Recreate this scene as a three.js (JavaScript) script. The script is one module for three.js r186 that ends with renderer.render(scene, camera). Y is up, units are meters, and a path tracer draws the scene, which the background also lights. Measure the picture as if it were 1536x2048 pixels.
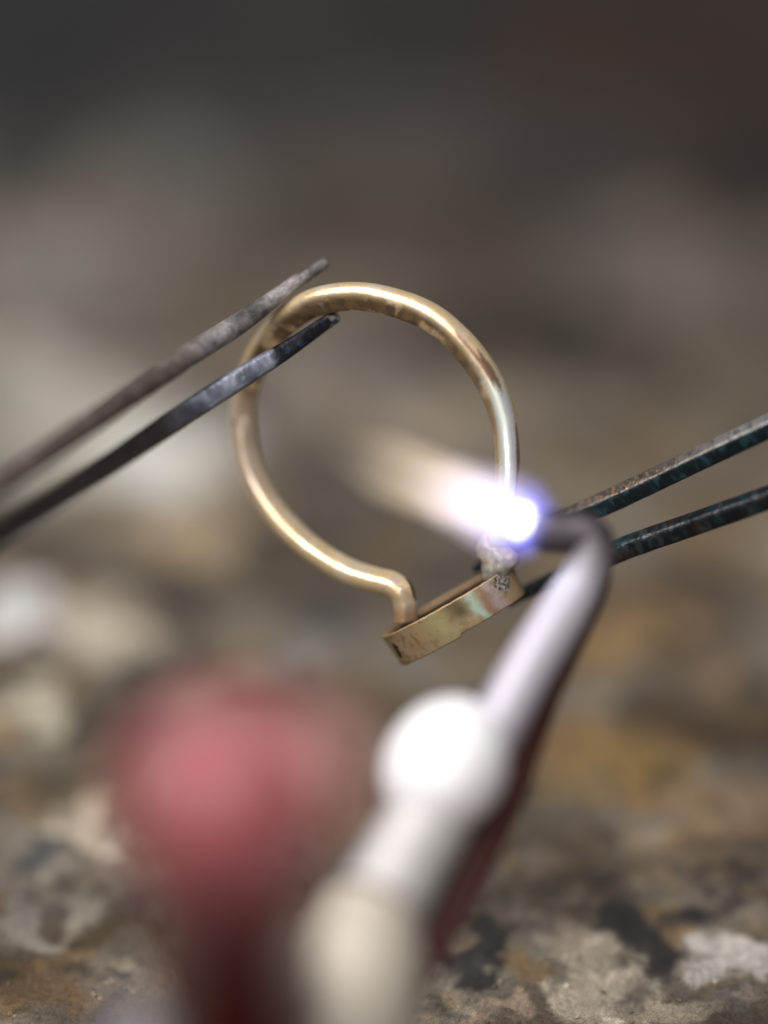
import * as THREE from 'three';
import { ImprovedNoise } from 'three/addons/math/ImprovedNoise.js';
import { MarchingCubes } from 'three/addons/objects/MarchingCubes.js';
import { mergeGeometries } from 'three/addons/utils/BufferGeometryUtils.js';
import { RectAreaLightUniformsLib } from 'three/addons/lights/RectAreaLightUniformsLib.js';

// ---------------------------------------------------------------- camera, light, exposure
const MM = 0.001, D = 300, HALF = 36.35, PITCH = 33 * Math.PI / 180;   // macro lens, focus 300 mm away
const scene = new THREE.Scene();
const camera = new THREE.PerspectiveCamera(2 * Math.atan(HALF / D) * 180 / Math.PI, 768 / 1024, 0.02, 20);
camera.position.set(0, 0.1927, 0.26);
const FWD = new THREE.Vector3(0, -Math.sin(PITCH), -Math.cos(PITCH)), UP = new THREE.Vector3(0, Math.cos(PITCH), -Math.sin(PITCH)), RIGHT = new THREE.Vector3(1, 0, 0);
camera.lookAt(camera.position.clone().add(FWD));
camera.focus = D * MM;
camera.userData.fStop = 4.5;
const renderer = new THREE.WebGLRenderer({ antialias: true });
renderer.toneMapping = THREE.LinearToneMapping;
renderer.toneMappingExposure = 1;
renderer.shadowMap.enabled = true;
renderer.setSize(768, 1024);
scene.background = new THREE.Color().setRGB(0.085, 0.083, 0.083);       // dim workshop all round
RectAreaLightUniformsLib.init();
const target = camera.position.clone().addScaledVector(FWD, D * MM);
function softbox(color, intensity, w, h, off, aim = [0, 0, 0]) {
  const l = new THREE.RectAreaLight(new THREE.Color().setRGB(...color), intensity, w, h);
  l.position.copy(target).add(new THREE.Vector3(...off));
  l.lookAt(target.clone().add(new THREE.Vector3(...aim)));
  scene.add(l);
  return l;
}
softbox([1, 0.97, 0.955], 8.2, 0.46, 0.36, [-0.15, 0.44, 0.10]);      // wide window light from above, left
softbox([1, 0.96, 0.92], 1.9, 0.46, 0.34, [0.12, 0.26, 0.58]);       // added fill light behind the camera, for the bright side of the room

// ---------------------------------------------------------------- helpers
const S = 2 * HALF / 2048;
// a point given by where the lens sees it and how far (mm) it lies behind the focus plane
function P(px, py, dz = 0) {
  const z = D + dz, k = S * z / D;
  return camera.position.clone().addScaledVector(RIGHT, (px - 768) * k * MM).addScaledVector(UP, (1024 - py) * k * MM).addScaledVector(FWD, z * MM);
}
const cam = (x, y, z) => new THREE.Vector3().addScaledVector(RIGHT, x).addScaledVector(UP, y).addScaledVector(FWD, -z).normalize();
function groundAt(px, py) {
  const d = P(px, py).sub(camera.position);
  return camera.position.clone().addScaledVector(d, -camera.position.y / d.y);
}
const perlin = new ImprovedNoise();
const n3 = (x, y, z) => perlin.noise(x + 11.3, y + 7.7, z + 3.1);
function fbm(x, y, z, o = 4) { let s = 0, a = 0.5, f = 1; for (let i = 0; i < o; i++) { s += a * n3(x * f, y * f, z * f + i * 9.7); a *= 0.5; f *= 2.03; } return s; }
// the same noise read along slanted axes, so that its lattice does not line up with a bar or a wire
const slant = (x, y, z, o) => fbm(0.74 * x + 0.51 * y - 0.44 * z, -0.36 * x + 0.85 * y + 0.39 * z + 3.7, 0.57 * x - 0.13 * y + 0.81 * z + 1.9, o);
let seed = 20240611;
const rnd = () => { seed = (seed * 1664525 + 1013904223) >>> 0; return seed / 4294967296; };
const clamp = (x, a = 0, b = 1) => Math.min(b, Math.max(a, x));
const sm = (a, b, x) => { const t = clamp((x - a) / (b - a)); return t * t * (3 - 2 * t); };
const mix = (a, b, t) => a.map((v, i) => v + (b[i] - v) * t);
const toS = (c) => (c <= 0.0031308 ? 12.92 * c : 1.055 * Math.pow(c, 1 / 2.4) - 0.055);
// texture of w x h pixels from f(u, v) -> linear [r, g, b]; srgb for colours
function tex(w, h, f, srgb = true, wrap = THREE.ClampToEdgeWrapping) {
  const d = new Uint8Array(w * h * 4);
  for (let y = 0; y < h; y++) for (let x = 0; x < w; x++) {
    const c = f((x + 0.5) / w, (y + 0.5) / h), o = (y * w + x) * 4;
    for (let k = 0; k < 3; k++) d[o + k] = Math.round(255 * clamp(srgb ? toS(Math.max(0, c[k])) : c[k]));
    d[o + 3] = 255;
  }
  const t = new THREE.DataTexture(d, w, h);
  t.magFilter = THREE.LinearFilter; t.minFilter = THREE.LinearFilter;
  if (srgb) t.colorSpace = THREE.SRGBColorSpace;
  t.wrapS = t.wrapT = wrap; t.needsUpdate = true;
  return t;
}
// sweep of a closed section along a curve; section(t, k, n) -> [along N, along B] in mm; u runs along, v around
function sweep(points, axis, section, { rows = 200, sides = 40, round0 = 0, round1 = 0, bump } = {}) {
  const curve = new THREE.CatmullRomCurve3(points, false, 'centripetal'); curve.arcLengthDivisions = 800;
  const L = curve.getLength() / MM, pos = [], uv = [], idx = [], ts = [];
  for (let i = 0; i <= rows; i++) ts.push(i / rows);
  const extra = (r, end) => { for (let i = 1; i < 10; i++) { const a = i / 10 * Math.PI / 2, t = r * (1 - Math.sin(a)) / L; ts.push(end ? 1 - t : t); } };
  if (round0) extra(round0, false);
  if (round1) extra(round1, true);
  ts.sort((a, b) => a - b);
  for (const t of ts) {
    const p = curve.getPointAt(t), T = curve.getTangentAt(t), A = typeof axis === 'function' ? axis(t) : axis;
    const N = new THREE.Vector3().crossVectors(T, A).normalize(), B = new THREE.Vector3().crossVectors(N, T).normalize();
    let s = 1;
    if (round0 && t * L < round0) s *= Math.sqrt(Math.max(0.0004, 1 - (1 - t * L / round0) ** 2));
    if (round1 && (1 - t) * L < round1) s *= Math.sqrt(Math.max(0.0004, 1 - (1 - (1 - t) * L / round1) ** 2));
    for (let k = 0; k <= sides; k++) {
      const [a, b] = section(t, k % sides, sides);
      const g = bump ? 1 + bump(t, k % sides / sides, L) : 1;
      const q = p.clone().addScaledVector(N, a * s * g * MM).addScaledVector(B, b * s * g * MM);
      pos.push(q.x, q.y, q.z); uv.push(t, k / sides);
    }
  }
  const w = sides + 1, n = ts.length;
  for (let i = 0; i < n - 1; i++) for (let k = 0; k < sides; k++) { const a = i * w + k, b = a + w; idx.push(a, b, a + 1, b, b + 1, a + 1); }
  for (const [row, flip] of [[0, 0], [n - 1, 1]]) {                  // end caps with their own corners
    const c = pos.length / 3; let mid = [0, 0, 0];
    for (let k = 0; k < sides; k++) for (let j = 0; j < 3; j++) mid[j] += pos[(row * w + k) * 3 + j] / sides;
    pos.push(...mid); uv.push(row ? 1 : 0, 0.5);
    for (let k = 0; k <= sides; k++) { const o = (row * w + k) * 3; pos.push(pos[o], pos[o + 1], pos[o + 2]); uv.push(row ? 1 : 0, k / sides); }
    for (let k = 0; k < sides; k++) flip ? idx.push(c, c + 2 + k, c + 1 + k) : idx.push(c, c + 1 + k, c + 2 + k);
  }
  const g = new THREE.BufferGeometry();
  g.setAttribute('position', new THREE.Float32BufferAttribute(pos, 3));
  g.setAttribute('uv', new THREE.Float32BufferAttribute(uv, 2));
  g.setIndex(idx); g.computeVertexNormals();
  const nr = g.attributes.normal;                                    // close the seam's shading
  for (let i = 0; i < n; i++) { const a = i * w, b = a + sides; const v = new THREE.Vector3().fromBufferAttribute(nr, a).add(new THREE.Vector3().fromBufferAttribute(nr, b)).normalize(); nr.setXYZ(a, v.x, v.y, v.z); nr.setXYZ(b, v.x, v.y, v.z); }
  return g;
}
const superellipse = (a, b, e) => (k, n) => { const q = k / n * 2 * Math.PI, c = Math.cos(q), s = Math.sin(q); return [a * Math.sign(c) * Math.abs(c) ** (2 / e), b * Math.sign(s) * Math.abs(s) ** (2 / e)]; };
const lerpTable = (tab) => (t) => { for (let i = 1; i < tab.length; i++) if (t <= tab[i][0]) { const [t0, v0] = tab[i - 1], [t1, v1] = tab[i]; return v0 + (v1 - v0) * sm(0, 1, (t - t0) / (t1 - t0)); } return tab[tab.length - 1][1]; };
function thing(name, label, category) { const o = new THREE.Group(); o.name = name; o.userData = { label, category }; scene.add(o); return o; }
// geometry is given in world metres; the thing stands at its base, so parts are moved back by it
function part(name, geometry, material, parent) {
  if (parent.isGroup) geometry.translate(-parent.position.x, -parent.position.y, -parent.position.z);
  const m = new THREE.Mesh(geometry, material); m.name = name; m.castShadow = m.receiveShadow = true; parent.add(m);
  return m;
}
const std = (o) => new THREE.MeshStandardMaterial(o), phys = (o) => new THREE.MeshPhysicalMaterial(o);

// ---------------------------------------------------------------- the stone the work lies over
const blobs = [   // colour patches on the stone, darker towards the far end: where, half-size, colour, share
  [300, -60, 700, 110, [0.03, 0.03, 0.032], 1], [1250, -60, 600, 110, [0.03, 0.026, 0.025], 1], [300, -200, 900, 160, [0.04, 0.04, 0.04], 1], [1300, -200, 800, 160, [0.04, 0.035, 0.03], 1],
  [120, 80, 460, 190, [0.032, 0.032, 0.034], 1], [760, 70, 460, 150, [0.04, 0.037, 0.038], 1], [1350, 130, 400, 220, [0.048, 0.030, 0.021], 1], [1480, 330, 160, 120, [0.03, 0.02, 0.015], 0.9],
  [760, 250, 480, 90, [0.07, 0.062, 0.058], 0.8], [1150, 330, 260, 70, [0.07, 0.06, 0.055], 0.8], [370, 360, 150, 70, [0.12, 0.115, 0.11], 0.8], [120, 520, 150, 70, [0.22, 0.21, 0.205], 0.9], [40, 320, 110, 90, [0.05, 0.05, 0.05], 0.8],
  [560, 430, 160, 50, [0.08, 0.07, 0.06], 0.6], [900, 460, 260, 100, [0.075, 0.06, 0.048], 0.85], [1300, 500, 230, 60, [0.14, 0.125, 0.12], 0.7], [1080, 650, 250, 70, [0.07, 0.056, 0.046], 0.8], [1450, 650, 150, 60, [0.11, 0.09, 0.075], 0.7],
  [60, 750, 190, 90, [0.36, 0.345, 0.31], 0.85], [310, 880, 150, 95, [0.46, 0.45, 0.42], 0.9], [60, 930, 130, 60, [0.30, 0.29, 0.26], 0.7], [260, 660, 120, 40, [0.12, 0.11, 0.10], 0.7], [200, 1000, 90, 50, [0.16, 0.14, 0.11], 0.6],
  [720, 740, 200, 60, [0.20, 0.18, 0.165], 0.7], [820, 880, 150, 50, [0.25, 0.22, 0.19], 0.6], [1060, 800, 200, 50, [0.24, 0.21, 0.17], 0.7], [1380, 760, 170, 70, [0.13, 0.11, 0.085], 0.7], [1450, 900, 140, 50, [0.2, 0.17, 0.13], 0.5],
  [40, 1225, 60, 48, [0.6, 0.58, 0.55], 0.95], [190, 1240, 80, 50, [0.34, 0.31, 0.26], 0.8], [400, 1050, 90, 45, [0.34, 0.28, 0.20], 0.7], [390, 1180, 90, 45, [0.075, 0.065, 0.055], 0.85], [180, 1130, 90, 30, [0.12, 0.10, 0.08], 0.7], [640, 1225, 60, 45, [0.10, 0.10, 0.105], 0.75], [560, 1300, 80, 40, [0.22, 0.21, 0.20], 0.5],
  [700, 1010, 160, 50, [0.13, 0.115, 0.10], 0.6], [900, 1130, 120, 40, [0.15, 0.13, 0.115], 0.5], [1300, 1150, 220, 60, [0.17, 0.13, 0.095], 0.6], [1250, 1260, 140, 60, [0.25, 0.18, 0.10], 0.8], [1450, 1280, 100, 50, [0.13, 0.10, 0.075], 0.6], [1330, 1400, 90, 35, [0.10, 0.075, 0.05], 0.7], [1240, 1490, 130, 50, [0.26, 0.185, 0.09], 0.85], [1440, 1440, 100, 50, [0.17, 0.115, 0.065], 0.7], [1100, 1480, 60, 30, [0.2, 0.14, 0.08], 0.7],
  [80, 1400, 70, 45, [0.42, 0.40, 0.33], 0.8], [270, 1340, 50, 25, [0.07, 0.06, 0.045], 0.8], [130, 1540, 90, 30, [0.11, 0.09, 0.065], 0.8], [60, 1600, 80, 25, [0.2, 0.15, 0.09], 0.6], [170, 1640, 90, 25, [0.38, 0.34, 0.28], 0.7], [100, 1690, 60, 24, [0.09, 0.09, 0.09], 0.8], [130, 1780, 60, 30, [0.36, 0.34, 0.29], 0.6], [60, 1850, 70, 25, [0.30, 0.28, 0.25], 0.6], [220, 1850, 90, 40, [0.10, 0.075, 0.045], 0.8], [60, 1960, 120, 40, [0.14, 0.10, 0.06], 0.8],
  [760, 1400, 80, 40, [0.22, 0.17, 0.11], 0.6], [680, 1600, 60, 60, [0.17, 0.13, 0.09], 0.6], [1120, 1560, 60, 35, [0.27, 0.21, 0.12], 0.6], [1400, 1600, 140, 36, [0.25, 0.18, 0.115], 0.6], [1150, 1690, 100, 25, [0.16, 0.12, 0.085], 0.6], [1400, 1720, 110, 25, [0.22, 0.175, 0.125], 0.6], [1050, 1750, 120, 22, [0.24, 0.20, 0.165], 0.6],
  [940, 1890, 70, 32, [0.045, 0.04, 0.04], 0.85], [1090, 1820, 80, 18, [0.26, 0.215, 0.18], 0.6], [1290, 1850, 75, 45, [0.05, 0.042, 0.042], 0.9], [1410, 1800, 60, 25, [0.07, 0.055, 0.05], 0.8], [1190, 1930, 85, 55, [0.37, 0.335, 0.28], 0.8], [1150, 1860, 40, 30, [0.34, 0.30, 0.25], 0.7], [1470, 1900, 70, 30, [0.36, 0.34, 0.32], 0.8], [1480, 1980, 60, 22, [0.17, 0.15, 0.14], 0.7], [960, 1990, 70, 26, [0.32, 0.26, 0.21], 0.6], [1300, 2010, 120, 22, [0.36, 0.32, 0.26], 0.6],
].map(([x, y, rx, ry, c, s]) => {
  const g = groundAt(x, y), gx = Math.abs(groundAt(x + rx, y).x - g.x), gz = Math.abs(groundAt(x, y - ry).z - groundAt(x, y + ry).z) / 2;
  return { x: g.x / MM, z: g.z / MM, gx: gx / MM, gz: gz / MM, c: c.map((v) => Math.min(0.78, 0.17 * (v / 0.17) ** 1.35)), s: Math.min(1, s * 1.25) };
});
function stoneColour(x, z) {   // x, z in mm
  const a = fbm(x / 9, 1.5, z / 9, 5), b = fbm(x / 4.1, 8.5, z / 4.1, 4), o = fbm(x / 6.3, 4.2, z / 6.3, 4);
  let c = mix([0.11, 0.085, 0.06], [0.22, 0.195, 0.158], sm(-0.25, 0.3, a));
  c = mix(c, [0.22, 0.14, 0.06], 0.75 * sm(0.05, 0.28, o));
  const wx = x + 8 * fbm(x / 5, 2.2, z / 5, 6), wz = z + 9 * fbm(x / 5, 6.1, z / 5, 6);
  for (const q of blobs) {
    const d = ((wx - q.x) / q.gx) ** 2 + ((wz - q.z) / q.gz) ** 2;
    if (d < 5) c = mix(c, q.c, q.s * sm(1.9, 0.45, d));
  }
  const big = clamp(1 + 1.5 * fbm(x / 13, 50.5, z / 10, 4), 0.45, 1.55); c = c.map((v) => Math.min(0.7, v * big * 0.80));
  const dark = sm(0.10, 0.34, b), light = sm(0.12, 0.36, fbm(x / 3.2, 14.5, z / 3.2, 4));
  c = mix(c, c.map((v) => v * 0.34), dark * 0.9);
  return mix(c, c.map((v, i) => Math.min(0.7, v * 1.8 + [0.03, 0.028, 0.024][i] * Math.min(1, v / 0.15))), light * 0.75);
}
function stoneHeight(x, z) {
  const r = Math.abs(fbm(x / 11, 20.5, z / 11, 5));
  return 2.2 * fbm(x / 26, 30.5, z / 26, 3) + 1.5 * (0.18 - r) + 0.55 * fbm(x / 2.6, 40.5, z / 2.6, 4) - 0.8;
}
{
  const cx = groundAt(768, 1200).x / MM, zNear = groundAt(768, 2300).z / MM, zFar = groundAt(768, -250).z / MM;
  const xs = [], zs = [];
  const lay = (lo, hi, step, out, far) => { const pad = []; for (let d = step, p = 0; p < far;) { d *= 1.25; p += d; pad.push(p); } for (const p of [...pad].reverse()) out.push(lo - p); for (let v = lo; v <= hi; v += step) out.push(v); const last = out[out.length - 1]; for (const p of pad) out.push(last + p); };
  lay(cx - 52, cx + 52, 0.26, xs, 500); lay(zFar, zNear, 0.26, zs, 500);
  const nx = xs.length, nz = zs.length, pos = new Float32Array(nx * nz * 3), col = new Float32Array(nx * nz * 3), uv = new Float32Array(nx * nz * 2), idx = new Uint32Array((nx - 1) * (nz - 1) * 6);
  for (let j = 0; j < nz; j++) for (let i = 0; i < nx; i++) {
    const k = j * nx + i, x = xs[i], z = zs[j];
    pos.set([x * MM, stoneHeight(x, z) * MM, z * MM], k * 3); col.set(stoneColour(x, z), k * 3); uv.set([x / 24, z / 24], k * 2);
  }
  let o = 0;
  for (let j = 0; j < nz - 1; j++) for (let i = 0; i < nx - 1; i++) { const a = j * nx + i, b = a + nx; idx.set([a, b, a + 1, b, b + 1, a + 1], o); o += 6; }
  const g = new THREE.BufferGeometry();
  g.setAttribute('position', new THREE.BufferAttribute(pos, 3)); g.setAttribute('color', new THREE.BufferAttribute(col, 3)); g.setAttribute('uv', new THREE.BufferAttribute(uv, 2));
  g.setIndex(new THREE.BufferAttribute(idx, 1)); g.computeVertexNormals();
  const grain = tex(1024, 1024, (u, v) => { const x = u * 24, y = v * 24; const s = 0.78 + 0.5 * fbm(x / 0.5, 3.3, y / 0.5, 3) + 0.35 * n3(x / 0.12, 5.5, y / 0.12); return [s, s * 0.985, s * 0.96]; }, true, THREE.MirroredRepeatWrapping);
  const relief = tex(1024, 1024, (u, v) => { const x = u * 24, y = v * 24; const s = 0.5 + 0.5 * fbm(x / 0.7, 13.3, y / 0.7, 4); return [s, s, s]; }, false, THREE.MirroredRepeatWrapping);
  const m = new THREE.Mesh(g, std({ vertexColors: true, map: grain, bumpMap: relief, bumpScale: 0.0004, roughness: 0.92 }));
  m.name = 'ground'; m.userData.kind = 'structure'; m.receiveShadow = m.castShadow = true; scene.add(m);
  // loose grit on the stone
  const base = new THREE.IcosahedronGeometry(1, 1), bp = base.attributes.position;
  for (let i = 0; i < bp.count; i++) { const v = new THREE.Vector3().fromBufferAttribute(bp, i), f = 1 + 0.5 * n3(v.x * 1.7, v.y * 1.7, v.z * 1.7); bp.setXYZ(i, v.x * f, v.y * f * 0.7, v.z * f); }
  base.computeVertexNormals();
  const N = 9000, grit = new THREE.InstancedMesh(base, std({ color: 0xffffff, roughness: 0.85 }), N), M = new THREE.Matrix4(), Q = new THREE.Quaternion(), E = new THREE.Euler();
  for (let i = 0; i < N; i++) {
    const x = cx + (rnd() - 0.5) * 90, z = zNear + (zFar - zNear) * rnd() ** 1.6, r = 0.05 + 0.20 * rnd() ** 5;
    E.set(rnd() * 6, rnd() * 6, rnd() * 6); Q.setFromEuler(E);
    M.compose(new THREE.Vector3(x * MM, (stoneHeight(x, z) + r * 0.3) * MM, z * MM), Q, new THREE.Vector3(r, r * (0.7 + 0.3 * rnd()), r).multiplyScalar(MM));
    grit.setMatrixAt(i, M);
    const c = stoneColour(x, z), w = rnd(), b = w < 0.3 ? 1.6 : w < 0.5 ? 0.72 : 1.1;
    grit.setColorAt(i, new THREE.Color().setRGB(...c.map((v) => Math.min(0.75, v * b))));
  }
  grit.name = 'grit'; grit.userData = { kind: 'stuff', label: 'loose sand grains and grit scattered over the rough stone', category: 'grit' };
  grit.castShadow = grit.receiveShadow = true; scene.add(grit);
}

// ---------------------------------------------------------------- the ring
const ringAxis = cam(-0.36, 0.10, 0.93);
const ring = thing('ring', 'unfinished yellow gold ring with empty oval bezel and heat stains, held over the stone', 'ring');
ring.position.copy(P(900, 1250, 1));
const shankPts = [
  [991, 1108, 2.2], [990, 1085, 1.8], [1000, 1040, 1.2], [1009, 985, 0.5], [1012, 920, -0.2], [1004, 840, -0.8], [976, 765, -1.1], [930, 698, -1.0], [865, 640, -0.6], [785, 606, -0.1], [705, 594, 0.5], [630, 606, 1.4], [568, 646, 2.9], [521, 706, 4.8],
  [494, 775, 6.3], [486, 850, 7.1], [498, 925, 7.2], [530, 995, 6.7], [580, 1058, 5.7], [640, 1108, 4.6], [700, 1142, 3.6], [750, 1158, 2.8], [782, 1166, 2.4], [802, 1181, 2.3], [810, 1205, 2.5], [812, 1240, 2.8],
];
const shankR = lerpTable([[0, 0.93], [0.05, 0.98], [0.25, 1.10], [0.5, 1.06], [0.62, 0.98], [0.8, 0.95], [0.92, 0.98], [0.955, 0.99], [0.985, 0.86], [1, 0.84]]);
function halfRound(R) {   // outer side round (N < 0 is inward), inner side flattened
  return (k, n) => {
    const q = k / n * 2 * Math.PI, c = Math.cos(q), s = Math.sin(q);
    let a = R * c, b = R * 1.02 * s;
    if (a * INWARD > 0) { a *= 0.70; b = R * 1.02 * Math.sign(s) * Math.abs(s) ** 0.62; }
    return [a * Math.cos(TWIST) + b * Math.sin(TWIST), -a * Math.sin(TWIST) + b * Math.cos(TWIST)];
  };
}
const INWARD = -1, TWIST = 0.62;   // the wire is bent with its flat turned a little to the front
const goldNoise = (u, v, k) => slant(u * 62 / k, Math.cos(v * 6.283) / k + 2.5, Math.sin(v * 6.283) / k, 4);
function goldColour(u, v) {   // u: 0 at the solder, about 0.37 at the top of the ring; v: 0.1 outer edge, 0.35 front, 0.6 inner edge
  const g1 = goldNoise(u, v, 1.3), g5 = goldNoise(u + 7, v, 0.25);
  let c = mix([0.78, 0.58, 0.31], [0.80, 0.66, 0.49], 0.25 + 0.65 * sm(-0.1, 0.25, g1));   // pale brass with a matt pickled skin
  c = mix(c, [0.68, 0.56, 0.47], 0.6 * sm(0.56, 0.66, u) * sm(0.80, 0.70, u));            // duller round the back
  const spot = (u0, w, v0, h) => Math.exp(-(((u - u0) / w) ** 2) - ((v - v0) / h) ** 2);
  const streak = slant(u * 22, Math.cos(v * 6.283) * 2.4, Math.sin(v * 6.283) * 2.4, 5), fine = goldNoise(u, v, 0.16);
  const inner = Math.exp(-(((v - 0.52) / 0.15) ** 4)) * sm(0.72, 0.58, u) * sm(0.10, 0.2, u);   // tarnish kept on the flat
  c = mix(c, mix([0.22, 0.14, 0.06], [0.085, 0.055, 0.03], sm(-0.2, 0.2, goldNoise(u + 1, v, 0.8) + 0.3 * fine)), inner * sm(-0.30, -0.02, goldNoise(u + 5, v, 1.4)) * 0.88);
  c = c.map((q) => q * (1 + 0.28 * fine));
  const flux = sm(0.24, 0.19, u + 0.05 * streak);                                          // grey-green glassy film nearest the flame
  c = mix(c, [0.60, 0.66, 0.60], 0.9 * flux * sm(0.10, 0.17, v) * sm(0.46, 0.38, v + 0.06 * streak));
  c = mix(c, [0.62, 0.60, 0.66], 0.7 * flux * spot(0.15, 0.05, 0.19, 0.05));
  c = mix(c, [0.42, 0.29, 0.17], 0.6 * flux * sm(0.40, 0.47, v + 0.05 * streak));
  const burnt = spot(0.222, 0.026, 0.25, 0.07) + 0.9 * spot(0.262, 0.022, 0.30, 0.035) + 0.8 * spot(0.12, 0.045, 0.125, 0.035) + 0.5 * spot(0.07, 0.03, 0.15, 0.05);
  c = mix(c, [0.17, 0.075, 0.045], 0.85 * sm(0.34, 0.62, burnt + 1.1 * streak + 0.35 * fine - 0.05));
  c = mix(c, [0.07, 0.035, 0.02], 0.8 * sm(0.30, 0.42, g5) * (sm(0.2, 0.6, burnt) + 0.5 * inner));   // specks
  c = mix(c, [0.035, 0.022, 0.012], 0.92 * sm(0.35, 0.6, spot(0.968, 0.012, 0.585, 0.06) + 0.25 * fine));   // dark slot painted on the bend
  c = mix(c, [0.42, 0.22, 0.12], 0.7 * sm(0.975, 0.99, u));
  return mix(c, [0.06, 0.05, 0.035], 0.8 * sm(0.5, 0.8, spot(0.653, 0.004, 0.33, 0.06) + 0.3 * fine));
}
const shankMat = phys({
  map: tex(2048, 192, goldColour), metalness: 0.6, roughness: 1, ior: 1.5,
  roughnessMap: tex(1024, 128, (u, v) => { const r = 0.36 + 0.22 * goldNoise(u + 2, v, 1.6) + 0.05 * goldNoise(u, v, 0.5); return [r, clamp(r, 0.16, 0.7), r]; }, false),
  bumpMap: tex(2048, 192, (u, v) => { const h = 0.5 + 0.4 * goldNoise(u, v, 0.5) + 0.12 * goldNoise(u, v, 0.12); return [h, h, h]; }, false), bumpScale: 0.00004,
});
const wobble = (t, v) => 0.02 * n3(t * 30, v * 3, 1.5) + 0.03 * n3(t * 14, 4.4, 0.2);
const shank = part('shank', sweep(shankPts.map((p) => P(...p)), ringAxis, (t, k, n) => halfRound(shankR(t))(k, n), { rows: 420, sides: 56, bump: wobble }), shankMat, ring);
// bezel: a strip bent to an oval and soldered, open above and below
const bezAxis = cam(-0.495, 0.862, 0.095), bezLong = cam(0.862, 0.503, 0.02).projectOnPlane(bezAxis).normalize(), bezShort = new THREE.Vector3().crossVectors(bezAxis, bezLong).normalize();
const bezC = P(893, 1199, 2.85);
const bezPoint = (q, h, inset) => {   // h: mm below the rim
  const a = 5.35 - inset - 0.085 * h, b = 2.7 - inset - 0.05 * h, c = Math.cos(q), s = Math.sin(q), e = 2 / 2.25;
  return bezC.clone().addScaledVector(bezLong, a * Math.sign(c) * Math.abs(c) ** e * MM).addScaledVector(bezShort, b * Math.sign(s) * Math.abs(s) ** e * MM).addScaledVector(bezAxis, -h * MM);
};
const front = (() => { const v = bezShort.dot(FWD); return v < 0 ? 1 : -1; })();
function bezelGeo() {
  const U = 360, prof = [];   // [share of height, inset] once round the section of the wall
  const th = 0.42, r = 0.07;
  const push = (h, i) => prof.push([h, i]);
  for (let j = 0; j <= 10; j++) push(0.03 + 0.94 * j / 10, 0);
  push(0.985, 0.02); push(1, r); push(1, th - r); push(0.985, th - 0.02);
  for (let j = 10; j >= 0; j--) push(0.03 + 0.94 * j / 10, th);
  push(0.012, th - 0.02); push(0, th - r); push(0, r); push(0.012, 0.02);
  const K = prof.length, pos = [], uv = [], idx = [];
  for (let i = 0; i <= U; i++) {
    const u = i / U, q = u * 2 * Math.PI * front;       // u = 0.25 faces the camera
    const along = Math.cos(q);
    let H = 2.42 + 0.05 * n3(Math.cos(q) * 4, Math.sin(q) * 4, 0.3);
    if (u < 0.5) H += 0.17 * sm(-0.02, -0.035, along + 0.02) - 0.05;   // the seam: one end sits a little lower
    const top = 0.035 * n3(Math.cos(q) * 22, Math.sin(q) * 22, 2.3) + 0.02 * n3(Math.cos(q) * 60, Math.sin(q) * 60, 5.3);
    for (let k = 0; k <= K; k++) {
      const [h, ins] = prof[k % K], p = bezPoint(q, top * (1 - h) + h * H, ins - 0.09 * Math.exp(-h / 0.05) * sm(-0.6, -1, along) + 0.03 * n3(Math.cos(q) * 5, Math.sin(q) * 5, h * 2));
      pos.push(p.x, p.y, p.z); uv.push(u, k / K);
    }
  }
  for (let i = 0; i < U; i++) for (let k = 0; k < K; k++) { const a = i * (K + 1) + k, b = a + K + 1; front > 0 ? idx.push(a, a + 1, b, b, a + 1, b + 1) : idx.push(a, b, a + 1, b, b + 1, a + 1); }
  const g = new THREE.BufferGeometry();
  g.setAttribute('position', new THREE.Float32BufferAttribute(pos, 3)); g.setAttribute('uv', new THREE.Float32BufferAttribute(uv, 2)); g.setIndex(idx); g.computeVertexNormals();
  return g;
}
const bn = (u, v, k) => fbm(Math.cos(u * 6.283) * 4.3 / k, Math.sin(u * 6.283) * 4.3 / k + 5, v * 6 / k, 4);
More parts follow.
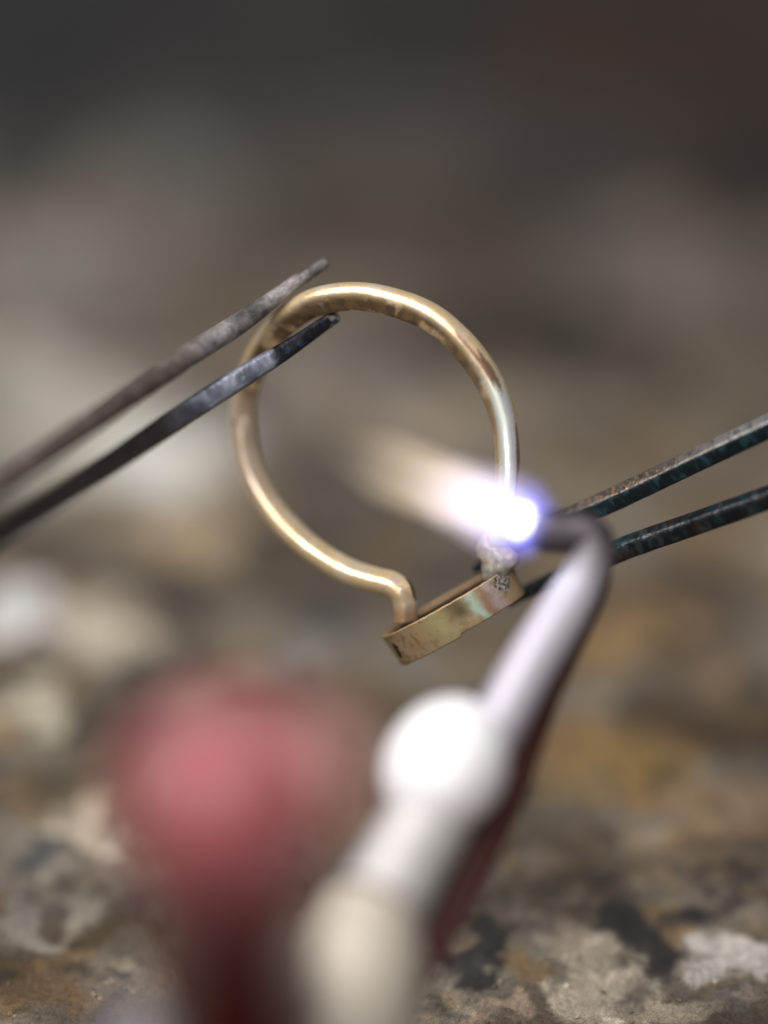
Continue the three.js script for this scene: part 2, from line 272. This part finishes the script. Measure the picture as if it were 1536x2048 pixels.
function bezelColour(u, v) {   // v < ~0.33 the outer wall; along the front wall u = 0 right end .. 0.5 left end
  let c = mix([0.46, 0.31, 0.155], [0.45, 0.325, 0.205], sm(-0.2, 0.3, bn(u, v, 1))); c = mix(c, [0.26, 0.16, 0.07], 0.6 * sm(0.02, 0.28, bn(u + 0.7, v, 0.45)));
  if (u < 0.5) {
    const x = Math.cos(u * 2 * Math.PI), h = clamp(v / 0.33), f = v < 0.36 ? 1 : 0, warp = 0.10 * bn(u, v, 0.9);
    const band = (x0, w) => Math.exp(-(((x + warp - x0 - 0.10 * (h - 0.5)) / w) ** 2)) * f;
    c = mix(c, [0.44, 0.39, 0.18], 0.85 * band(-0.20, 0.20));
    c = mix(c, [0.13, 0.10, 0.035], 0.92 * band(0.08, 0.13) * sm(0.8, 0.4, h));
    c = mix(c, [0.52, 0.66, 0.50], 0.95 * band(0.28, 0.08));
    c = mix(c, [0.36, 0.20, 0.11], 0.85 * band(0.43, 0.06));
    c = mix(c, [0.52, 0.40, 0.38], 0.85 * band(0.56, 0.09));
    c = mix(c, [0.42, 0.29, 0.16], 0.8 * band(0.85, 0.12));
    const pit = Math.exp(-(((x - 0.74) / 0.13) ** 2) - ((h - 0.28) / 0.34) ** 2) * f;
    c = mix(c, bn(u, v, 0.2) > 0 ? [0.40, 0.37, 0.31] : [0.13, 0.11, 0.08], sm(0.22, 0.42, pit + 0.6 * bn(u, v, 0.35)) * 0.95);
    const soot = Math.exp(-(((x + 0.915) / 0.035) ** 2) - ((h - 0.52) / 0.36) ** 2) * f;
    c = mix(c, [0.035, 0.025, 0.018], sm(0.40, 0.62, soot + 0.7 * bn(u, v, 0.35)));
    const line = Math.exp(-(((x + 0.14 - 0.25 * (0.8 - h)) / 0.008) ** 2)) * f * sm(0.72, 0.86, h);
    c = mix(c, [0.15, 0.10, 0.06], 0.3 * line);
  }
  if (v > 0.40 && v < 0.86) c = mix(c, mix([0.012, 0.008, 0.005], [0.50, 0.31, 0.14], sm(0.800, 0.826, v + 0.010 * bn(u, v, 0.4))), 0.92);   // inside of the wall: recess shade painted dark, lit strip painted at the rim
  c = c.map((q) => q * 0.70);
  c = mix(c, [0.08, 0.035, 0.025], 0.75 * sm(0.24, 0.36, bn(u + 0.4, v, 0.16)) * (v > 0.9 || v < 0.04 ? 1 : 0.35));
  return c;
}
const bezelMat = phys({
  map: tex(2048, 256, bezelColour), metalness: 0.42, roughness: 1,
  roughnessMap: tex(1024, 128, (u, v) => { const r = v > 0.45 && v < 0.81 ? 0.9 : clamp(0.44 + 0.2 * bn(u + 0.3, v, 1.2), 0.3, 0.7); return [r, r, r]; }, false),
  bumpMap: tex(2048, 256, (u, v) => { const x = Math.cos(u * 2 * Math.PI), h = clamp(v / 0.33), pit = u < 0.5 && v < 0.36 ? Math.exp(-(((x - 0.70) / 0.13) ** 2) - ((h - 0.25) / 0.32) ** 2) : 0; const s = 0.5 + 0.10 * bn(u, v, 0.5) + 1.1 * pit * bn(u, v, 0.10); return [s, s, s]; }, false), bumpScale: 0.00010,
});
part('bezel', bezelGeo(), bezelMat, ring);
// lump of solder and flux that joins the shank to the rim
{
  const bits = [[[986, 1082, 2.2], 0.78], [[976, 1098, 2.1], 0.62], [[972, 1108, 2.0], 0.42], [[990, 1104, 1.9], 0.66], [[1004, 1110, 1.6], 0.55], [[990, 1124, 1.8], 0.62], [[1003, 1124, 1.5], 0.56], [[1016, 1121, 1.4], 0.46], [[984, 1142, 1.8], 0.50], [[997, 1138, 1.5], 0.52], [[1024, 1117, 1.5], 0.32], [[977, 1152, 1.9], 0.34]].map(([p, r]) => [P(...p), r * MM]);
  const c = P(996, 1122, 1.8), R = 0.0028, n = 44, mc = new MarchingCubes(n, std({}), false, false, 60000);
  for (let z = 0; z < n; z++) for (let y = 0; y < n; y++) for (let x = 0; x < n; x++) {
    const p = new THREE.Vector3(x - n / 2, y - n / 2, z - n / 2).multiplyScalar(2 * R / n).add(c);
    let d = 1; for (const [q, r] of bits) { const e = p.distanceTo(q) - r, h = clamp(0.5 + 0.5 * (d - e) / 0.0008); d = d + (e - d) * h - 0.0008 * h * (1 - h); }
    d += 0.00018 * fbm(p.x * 1500, p.y * 1500, p.z * 1500, 3);
    mc.field[x + y * n + z * n * n] = -d;
  }
  mc.isolation = 0; mc.update();
  const g = new THREE.BufferGeometry();
  g.setAttribute('position', new THREE.BufferAttribute(mc.positionArray.slice(0, mc.count * 3).map((v, i) => v * R + [c.x, c.y, c.z][i % 3]), 3));
  g.setAttribute('normal', new THREE.BufferAttribute(mc.normalArray.slice(0, mc.count * 3), 3));
  const col = [], ps = g.attributes.position;
  for (let i = 0; i < ps.count; i++) { const a = fbm(ps.getX(i) * 900, ps.getY(i) * 900, ps.getZ(i) * 900, 4), lf = sm(0.0013, 0.0004, new THREE.Vector3().fromBufferAttribute(ps, i).distanceTo(P(966, 1112, 1.9))), k = mix(mix([0.27, 0.255, 0.215], [0.28, 0.19, 0.11], 0.6 * sm(0.0, -0.25, a)), [0.09, 0.06, 0.04], Math.max(lf * sm(-0.15, 0.1, a), 0.35 * sm(0.16, 0.30, a))); col.push(...k); }
  g.setAttribute('color', new THREE.Float32BufferAttribute(col, 3));
  part('solder_joint', g, phys({ vertexColors: true, metalness: 0.15, roughness: 0.5 }), ring).userData.label = 'grey crusty solder lump';
}

// ---------------------------------------------------------------- tweezers
function jawMaterial(f, opts = {}) {
  const rough = opts.rough ?? 0.5;
  return phys({
    map: tex(1024, 128, f), metalness: opts.metal ?? 0.5, roughness: 1,
    roughnessMap: tex(512, 64, (u, v) => { const r = clamp(rough + 0.5 * jn(u, v, 0.7, 3), 0.18, 0.95); return [r, r, r]; }, false),
    bumpMap: tex(1024, 128, (u, v) => { const h = 0.5 + 0.6 * jn(u, v, 0.35, 1); return [h, h, h]; }, false), bumpScale: opts.bump ?? 0.00005,
  });
}
const jn = (u, v, k, s = 0) => slant(u * 62 / k + s * 17, 0.75 * Math.cos(v * 6.283) / k, 0.75 * Math.sin(v * 6.283) / k + s, 5);
const left = thing('tweezers', 'dark scaled steel tweezers at left gripping the top of the gold ring', 'tweezers');
left.position.copy(P(-900, 1600, -26));
const viewAxis = cam(0.1, 0.1, 1);
const jawProfile = (tip, mid, wide, e) => (t, k, n) => { const w = t < 0.5 ? tip + (mid - tip) * sm(0, 0.16, t) : mid; const q = mid + (wide - mid) * sm(0.42, 1, t); const a = t < 0.16 ? w : q; return superellipse(a, a * 1.05, e)(k, n); };
// u = 0 at the tip
part('upper_jaw', sweep([[654, 523, 3.2], [628, 541, 2.6], [590, 566, 2.0], [500, 632, 0.6], [330, 742, -4.2], [0, 968, -15], [-300, 1160, -21], [-800, 1500, -30]].map((p) => P(...p)), viewAxis, jawProfile(0.44, 0.80, 1.75, 2.4), { rows: 260, sides: 36, round0: 0.35, bump: (t, v) => 0.05 * n3(t * 40, Math.cos(v * 6.28), Math.sin(v * 6.28)) + 0.035 * n3(t * 170, Math.cos(v * 6.28) * 2, Math.sin(v * 6.28) * 2) }),
  jawMaterial((u, v) => { const tone = [[0, 0.16], [0.03, 0.10], [0.05, 0.24], [0.085, 0.20], [0.105, 0.07], [0.125, 0.13], [0.15, 0.24], [0.18, 0.17], [0.22, 0.13], [0.30, 0.085], [1, 0.08]]; const k = lerpTable(tone)(clamp(u + 0.018 * jn(u, v, 2))); let c = mix([k, k * 0.92, k * 0.90], [k, k * 0.76, k * 0.68], sm(0.16, 0.26, u)); c = c.map((q) => q * (1 + 1.1 * jn(u, v, 0.7) + 0.5 * jn(u, v, 0.2, 5))); return mix(c, [0.5, 0.48, 0.46], 0.7 * sm(0.34, 0.44, jn(u, v, 0.3, 9)) * sm(0.2, 0.1, u)); }, { metal: 0.35, rough: 0.55 }), left).userData.label = 'grey brown upper jaw crusted with scale';
part('lower_jaw', sweep([[676, 630, 2.2], [655, 643, 1.8], [620, 668, 1.2], [560, 708, 0.3], [500, 744, -0.5], [380, 820, -2.4], [200, 940, -8], [0, 1066, -13.5], [-300, 1244, -20], [-800, 1530, -30]].map((p) => P(...p)), viewAxis, jawProfile(0.50, 0.80, 1.75, 3.2), { rows: 260, sides: 36, round0: 0.4, bump: (t, v) => 0.025 * n3(t * 40, Math.cos(v * 6.28), Math.sin(v * 6.28)) + 0.06 * Math.exp(-((t / 0.03) ** 2)) * n3(t * 400, v * 9, 2) }),
  jawMaterial((u, v) => {
    const tip = sm(0.098, 0.088, u + 0.012 * jn(u, v, 0.8)); let c = mix([0.20, 0.215, 0.265], [0.085, 0.095, 0.125], sm(-0.15, 0.25, jn(u, v, 1.6)));
    c = mix(c, [0.038, 0.028, 0.027], sm(0.17, 0.27, u + 0.03 * jn(u, v, 2.5))); c = mix(c, [0.28, 0.34, 0.35], 0.7 * sm(0.34, 0.42, jn(u, v, 0.9, 4)) * sm(0.09, 0.12, u) * sm(0.24, 0.18, u)); c = mix(c, [0.012, 0.012, 0.018], tip);
    c = mix(c, [0.03, 0.06, 0.12], 0.7 * tip * sm(0.1, 0.3, jn(u, v, 0.8, 2))); return mix(c, [0.30, 0.29, 0.29], sm(0.022, 0.010, u) * sm(-0.1, 0.2, jn(u, v, 0.4, 3)));
  }, { metal: 0.55, rough: 0.40 }), left).userData.label = 'blue black lower jaw';
part('joint', sweep([[-740, 1475, -29], [-900, 1590, -31.5], [-1500, 1990, -43]].map((p) => P(...p)), viewAxis, (t, k, n) => superellipse(3.3 - t, 2.4, 3)(k, n), { rows: 20, sides: 28, round0: 0.8, round1: 1.2 }), std({ color: new THREE.Color().setRGB(0.16, 0.15, 0.15), metalness: 0.6, roughness: 0.5 }), left);

const right = thing('tweezers_001', 'blue black steel tweezers at right holding the bezel behind the torch tip', 'tweezers');
right.position.copy(P(2500, 560, -16));
const rAxis = cam(0.35, 0.75, 0.55);
const jaw2 = (tip, mid, wide, e) => { const f = jawProfile(tip, mid, wide, e); return f; };
part('upper_jaw', sweep([[946, 1141, 5.6], [985, 1116, 5.2], [1040, 1086, 4.4], [1130, 1042, 2.8], [1237, 994, 1.2], [1380, 926, -0.6], [1536, 853, -2.6], [1800, 735, -6], [2400, 520, -14]].map((p) => P(...p)), rAxis, jaw2(0.27, 0.70, 1.55, 4.5), { rows: 260, sides: 44, round0: 0.4, bump: (t, v) => 0.025 * n3(t * 40, Math.cos(v * 6.28), Math.sin(v * 6.28)) + 0.02 * n3(t * 220, Math.cos(v * 6.28) * 2, Math.sin(v * 6.28) * 2) }),
  jawMaterial((u, v) => {
    const q = jn(u, v, 0.6); let c = mix([0.08, 0.07, 0.062], [0.15, 0.135, 0.12], sm(-0.1, 0.3, q)); c = mix(c, [0.25, 0.245, 0.24], 0.8 * sm(0.26, 0.40, u + 0.04 * q));
    const rust = sm(0.13, 0.2, u) * sm(0.44, 0.30, u); c = mix(c, [0.50, 0.26, 0.09], 0.6 * rust * sm(0.12, 0.26, jn(u, v, 0.2, 6))); c = mix(c, [0.02, 0.02, 0.025], sm(0.14, 0.3, jn(u, v, 0.6, 8)) * 0.6);
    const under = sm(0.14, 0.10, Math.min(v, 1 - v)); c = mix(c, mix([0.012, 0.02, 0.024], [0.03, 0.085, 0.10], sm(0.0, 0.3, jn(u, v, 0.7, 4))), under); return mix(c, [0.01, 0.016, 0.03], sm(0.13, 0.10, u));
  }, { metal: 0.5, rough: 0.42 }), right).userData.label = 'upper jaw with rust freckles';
part('lower_jaw', sweep([[1010, 1206, 6.2], [1040, 1190, 5.6], [1090, 1168, 4.6], [1170, 1132, 2.8], [1248, 1097, 1.2], [1390, 1047, -0.8], [1536, 995, -2.8], [1800, 895, -6.5], [2400, 640, -14]].map((p) => P(...p)), rAxis, jaw2(0.42, 0.72, 1.55, 3.6), { rows: 260, sides: 44, round0: 0.4, bump: (t, v) => 0.025 * n3(t * 40, Math.cos(v * 6.28), Math.sin(v * 6.28)) }),
  jawMaterial((u, v) => { let c = mix([0.015, 0.018, 0.022], [0.05, 0.06, 0.065], sm(-0.05, 0.3, jn(u, v, 0.8))); c = mix(c, [0.015, 0.05, 0.06], 0.7 * sm(0.08, 0.3, jn(u, v, 1.4, 4))); return mix(c, [0.06, 0.045, 0.035], 0.5 * sm(0.12, 0.3, jn(u, v, 1.0, 8))); }, { metal: 0.55, rough: 0.34 }), right).userData.label = 'black lower jaw';
part('joint', sweep([[2330, 612, -13], [2500, 530, -16], [3000, 330, -24]].map((p) => P(...p)), viewAxis, (t, k, n) => superellipse(3.0, 2.0, 3)(k, n), { rows: 20, sides: 28, round0: 0.8, round1: 1.2 }), std({ color: new THREE.Color().setRGB(0.10, 0.10, 0.11), metalness: 0.6, roughness: 0.5 }), right);

// ---------------------------------------------------------------- the torch and its flame
const torch = thing('torch', 'small pale metal torch with white round bead and dark bent tip, crossing the foreground', 'torch');
torch.position.copy(P(560, 2300, -34));
const round = (r) => (t, k, n) => { const q = k / n * 2 * Math.PI, w = typeof r === 'function' ? r(t) : r; return [w * Math.cos(q), w * Math.sin(q)]; };
const steel = phys({ map: tex(256, 32, (u, v) => mix([0.10, 0.085, 0.092], [0.50, 0.475, 0.54], sm(0.02, 0.24, u + 0.06 * fbm(u * 9, v * 4, 1.2, 3)))), metalness: 0.3, roughness: 0.5 });
const sooty = phys({ color: new THREE.Color().setRGB(0.06, 0.05, 0.058), metalness: 0.4, roughness: 0.55 });
const white = phys({ color: new THREE.Color().setRGB(0.92, 0.90, 0.93), metalness: 0.1, roughness: 0.42 });
const nickel = phys({ color: new THREE.Color().setRGB(0.50, 0.48, 0.47), metalness: 0.25, roughness: 0.55 });
part('tube', sweep([[1190, 1086, -9.4], [1184, 1118, -10], [1141, 1200, -11.3], [1064, 1322, -13.6], [1004, 1430, -15.6], [955, 1520, -17.4]].map((p) => P(...p)), viewAxis, round((t) => 1.40 + 0.40 * sm(0, 0.45, t)), { rows: 120, sides: 40 }), steel, torch);
part('nozzle', sweep([[1068, 1056, -8.6], [1078, 1059, -8.7], [1105, 1064, -8.9], [1142, 1066, -9.0], [1170, 1068, -9.2], [1187, 1084, -9.4], [1188, 1104, -9.8]].map((p) => P(...p)), viewAxis, round(lerpTable([[0, 1.15], [0.15, 1.5], [0.5, 1.45], [0.8, 1.5], [1, 1.42]])), { rows: 30, sides: 36, round0: 0.2, round1: 0.4 }), sooty, torch);
const bead = new THREE.SphereGeometry(1, 64, 40), tubeDir = P(885, 1700, -20).sub(P(1080, 1345, -14)).normalize();
bead.scale(4.05 * MM, 4.8 * MM, 4.05 * MM);
bead.applyQuaternion(new THREE.Quaternion().setFromUnitVectors(new THREE.Vector3(0, 1, 0), tubeDir));
const bc = P(890, 1530, -18.6); bead.translate(bc.x, bc.y, bc.z);
part('bead', bead, white, torch).userData.label = 'white round bead';
part('neck', sweep([[880, 1600, -18.6], [820, 1700, -20.4], [760, 1810, -22.4]].map((p) => P(...p)), viewAxis, round(lerpTable([[0, 2.7], [0.3, 2.9], [1, 3.0]])), { rows: 40, sides: 40, round1: 0.3 }), nickel, torch);
part('handle', sweep([[755, 1800, -22.2], [745, 1822, -22.6], [728, 1880, -23.8], [690, 2080, -28], [500, 2420, -36], [250, 2900, -48]].map((p) => P(...p)), viewAxis, round(lerpTable([[0, 2.7], [0.03, 3.4], [0.12, 4.1], [1, 4.7]])), { rows: 120, sides: 44, round0: 0.8, round1: 1.5 }), phys({ color: new THREE.Color().setRGB(0.50, 0.45, 0.375), metalness: 0.2, roughness: 0.6 }), torch);
const dullMetal = phys({ color: new THREE.Color().setRGB(0.19, 0.175, 0.18), metalness: 0.3, roughness: 0.6 });
part('valve_knob', sweep([[262, 2010, -42], [268, 2040, -42.5], [288, 2140, -44], [325, 2240, -46]].map((p) => P(...p)), viewAxis, round(lerpTable([[0, 2.2], [0.25, 2.5], [1, 2.4]])), { rows: 30, sides: 40, round0: 1.2, bump: (t, v) => (t > 0.1 ? 0.04 * Math.sin(v * 6.283 * 18) : 0) }), dullMetal, torch);
part('valve_stem', sweep([[318, 2180, -49.5], [345, 2330, -46], [420, 2540, -39.5]].map((p) => P(...p)), viewAxis, round(1.3), { rows: 20, sides: 24 }), dullMetal, torch);

part('shade_side_pipe', sweep([[1192, 1108, -8.6], [1196, 1140, -7.2], [1150, 1245, -8.4], [1075, 1395, -11], [1018, 1545, -13], [948, 1720, -16], [860, 1900, -20], [760, 2090, -25]].map((p) => P(...p)), viewAxis, round(lerpTable([[0, 0.8], [0.1, 1.25], [0.5, 1.7], [0.7, 1.5], [1, 1.2]])), { rows: 80, sides: 32 }), phys({ color: new THREE.Color().setRGB(0.085, 0.03, 0.026), metalness: 0.3, roughness: 0.55 }), torch).userData.label = 'added dark red brown pipe standing in for the shaded side of the tube';  // added pipe, its dark colour stands in for shade along the tube
const flame = thing('flame', 'white hot torch flame with blue edge and fading yellow tail', 'flame');
flame.position.copy(P(1062, 1048, -8.5));
// thin glowing shells of gas: light adds up through them, so each is mostly clear
function flameShell(name, pts, radius, colour) {
  const g = sweep(pts.map((p) => P(...p)), viewAxis, round(radius), { rows: 70, sides: 40 }), n = g.attributes.uv.count, c = new Float32Array(n * 4);
  for (let i = 0; i < n; i++) c.set(colour(g.attributes.uv.getX(i)), i * 4);
  g.setAttribute('color', new THREE.BufferAttribute(c, 4));
  const m = new THREE.MeshBasicMaterial({ color: 0xffffff, vertexColors: true, transparent: true, side: THREE.DoubleSide, depthWrite: false });
  const o = part(name, g, m, flame); o.castShadow = false; o.receiveShadow = false; return o;
}
const fp = (x0, x1) => { const a = [1064, 1050, -10], b = [640, 880, -8.5]; return [0, 0.33, 0.66, 1].map((t) => a.map((v, i) => v + (b[i] - v) * (x0 + (x1 - x0) * t))); };
for (const [r, a] of [[3.2, 0.038], [2.7, 0.062], [2.15, 0.10]]) flameShell('envelope', fp(-0.10 + (3.3 - r) * 0.03, 0.66), lerpTable([[0, 0.3 * r], [0.06, 0.7 * r], [0.18, 0.95 * r], [0.35, r], [0.6, 0.88 * r], [1, 0.4 * r]]), (t) => [...mix([0.75, 0.75, 3.0], [2.0, 1.75, 2.1], sm(0.05, 0.45, t)), a * sm(0, 0.08, t) * sm(1, 0.4, t)]);
for (const [r, a, e] of [[2.7, 0.05, 1.02], [2.1, 0.06, 0.94], [1.5, 0.07, 0.88]]) flameShell('tail', fp(0.12, e), lerpTable([[0, 0.5 * r], [0.25, 0.95 * r], [0.6, r], [1, 0.55 * r]]), (t) => [1.9, 1.5, 1.05, a * sm(0, 0.35, t) * sm(1, 0.35, t)]);
for (const [r, a] of [[2.0, 0.09], [1.4, 0.13]]) flameShell('cone', fp(-0.03, 0.50 + r * 0.03), lerpTable([[0, 0.4 * r], [0.12, 0.85 * r], [0.4, r], [1, 0.4 * r]]), (t) => [2.3, 2.2, 3.0, a * sm(0, 0.08, t) * sm(1, 0.2, t)]);
flameShell('core', fp(0.0, 0.15), lerpTable([[0, 0.5], [0.25, 1.25], [0.6, 1.15], [1, 0.4]]), (t) => [4, 4.1, 4.4, 0.42 * sm(1, 0.3, t)]);
const fl = new THREE.PointLight(new THREE.Color().setRGB(0.86, 0.88, 1), 0.00011, 0, 2);
fl.position.copy(P(1040, 1042, -8.4).sub(flame.position)); fl.castShadow = true; fl.shadow.radius = 0.06; flame.add(fl);

// ---------------------------------------------------------------- the hand that holds the torch
const hand = thing('hand', 'reddened hand with thumb raised beside the torch handle in the foreground', 'hand');
hand.position.copy(P(620, 3300, -80));
{
  const J = (x, y, z) => P(x, y, z);
  const bones = [   // [from, to, radius from, radius to] in mm; smooth union
    [J(440, 1570, -62), J(448, 1620, -62), 5.0, 5.2], [J(448, 1620, -62), J(466, 1775, -47), 5.1, 4.5], [J(466, 1775, -47), J(472, 1920, -35), 4.5, 4.4], [J(472, 1920, -35), J(482, 2190, -23), 4.4, 4.8], [J(482, 2190, -23), J(505, 2400, -45), 4.8, 6.2], [J(505, 2400, -45), J(535, 2650, -66), 6.2, 8.2], [J(535, 2650, -66), J(660, 3150, -76), 9, 12],
    [J(660, 3150, -76), J(900, 3250, -64), 12, 12], [J(560, 3350, -80), J(860, 3600, -70), 13, 12],
  ];
  const palm = [J(900, 3250, -64)];
  const fingers = [[0, 2560], [1, 2800], [2, 3040], [3, 3270]];   // four fingers closed round the handle
  const chains = fingers.map(([i, y]) => [J(930 - 40 * i, y + 220, -58), J(720 - 60 * i, y + 40, -22), J(330 - 60 * i, y + 60, -24), J(210 - 50 * i, y + 130, -46)].map((p, k) => [p, [8, 7, 6.4, 5.6][k] * (1 - 0.05 * i)]));
  for (const ch of chains) { bones.push([ch[0][0], palm[0], ch[0][1], 11]); for (let k = 0; k < 3; k++) bones.push([ch[k][0], ch[k + 1][0], ch[k][1], ch[k + 1][1]]); }
  const box = new THREE.Box3(); for (const [a, b, r, s] of bones) { box.expandByPoint(a); box.expandByPoint(b); }
  box.expandByScalar(0.016);
  const c = box.getCenter(new THREE.Vector3()), sz = box.getSize(new THREE.Vector3()), R = Math.max(sz.x, sz.y, sz.z) / 2, n = 112, mc = new MarchingCubes(n, std({}), false, false, 300000);
  const p = new THREE.Vector3(), ab = new THREE.Vector3(), ap = new THREE.Vector3(), K = 0.0022;
  for (let z = 0; z < n; z++) for (let y = 0; y < n; y++) for (let x = 0; x < n; x++) {
    p.set(x - n / 2, y - n / 2, z - n / 2).multiplyScalar(2 * R / n).add(c);
    let d = 0.05;
    for (const [a, b, r, s] of bones) {
      ab.subVectors(b, a); ap.subVectors(p, a); const t = clamp(ap.dot(ab) / ab.lengthSq());
      const e = ap.addScaledVector(ab, -t).length() - (r + (s - r) * t) * MM;
      if (e < d + K) { const h = clamp(0.5 + 0.5 * (d - e) / K); d = d + (e - d) * h - K * h * (1 - h); }
    }
    mc.field[x + y * n + z * n * n] = -d;
  }
  mc.isolation = 0; mc.update();
  const g = new THREE.BufferGeometry();
  g.setAttribute('position', new THREE.BufferAttribute(mc.positionArray.slice(0, mc.count * 3).map((v, i) => v * R + [c.x, c.y, c.z][i % 3]), 3));
  g.setAttribute('normal', new THREE.BufferAttribute(mc.normalArray.slice(0, mc.count * 3), 3));
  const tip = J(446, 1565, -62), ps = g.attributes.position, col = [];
  for (let i = 0; i < ps.count; i++) { p.fromBufferAttribute(ps, i); const f = Math.exp(-((p.distanceTo(tip) / 0.0085) ** 2)), m = fbm(p.x * 300, p.y * 300, p.z * 300, 3); col.push(...mix(mix([0.09, 0.010, 0.009], [0.42, 0.115, 0.14], f), [0.24, 0.09, 0.055], clamp(0.2 + m) * 0.35)); }  // shade below the thumb tip is painted into the skin as dark maroon
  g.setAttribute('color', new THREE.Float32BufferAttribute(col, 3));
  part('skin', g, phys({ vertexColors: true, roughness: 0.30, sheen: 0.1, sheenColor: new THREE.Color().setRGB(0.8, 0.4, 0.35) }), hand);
  // nail on the far side of the thumb
  const nail = new THREE.SphereGeometry(1, 32, 20, 0, Math.PI * 2, 0, Math.PI * 0.5); nail.scale(4.2 * MM, 1.1 * MM, 5.2 * MM);
  nail.applyQuaternion(new THREE.Quaternion().setFromUnitVectors(new THREE.Vector3(0, 1, 0), cam(0.62, 0.1, -0.78)));
  const np = J(446, 1565, -62).addScaledVector(cam(0.62, 0.1, -0.78), 5.6 * MM); nail.translate(np.x, np.y, np.z);
  part('nail', nail, phys({ color: new THREE.Color().setRGB(0.62, 0.36, 0.33), roughness: 0.3, clearcoat: 0.4 }), hand);
}

renderer.render(scene, camera);
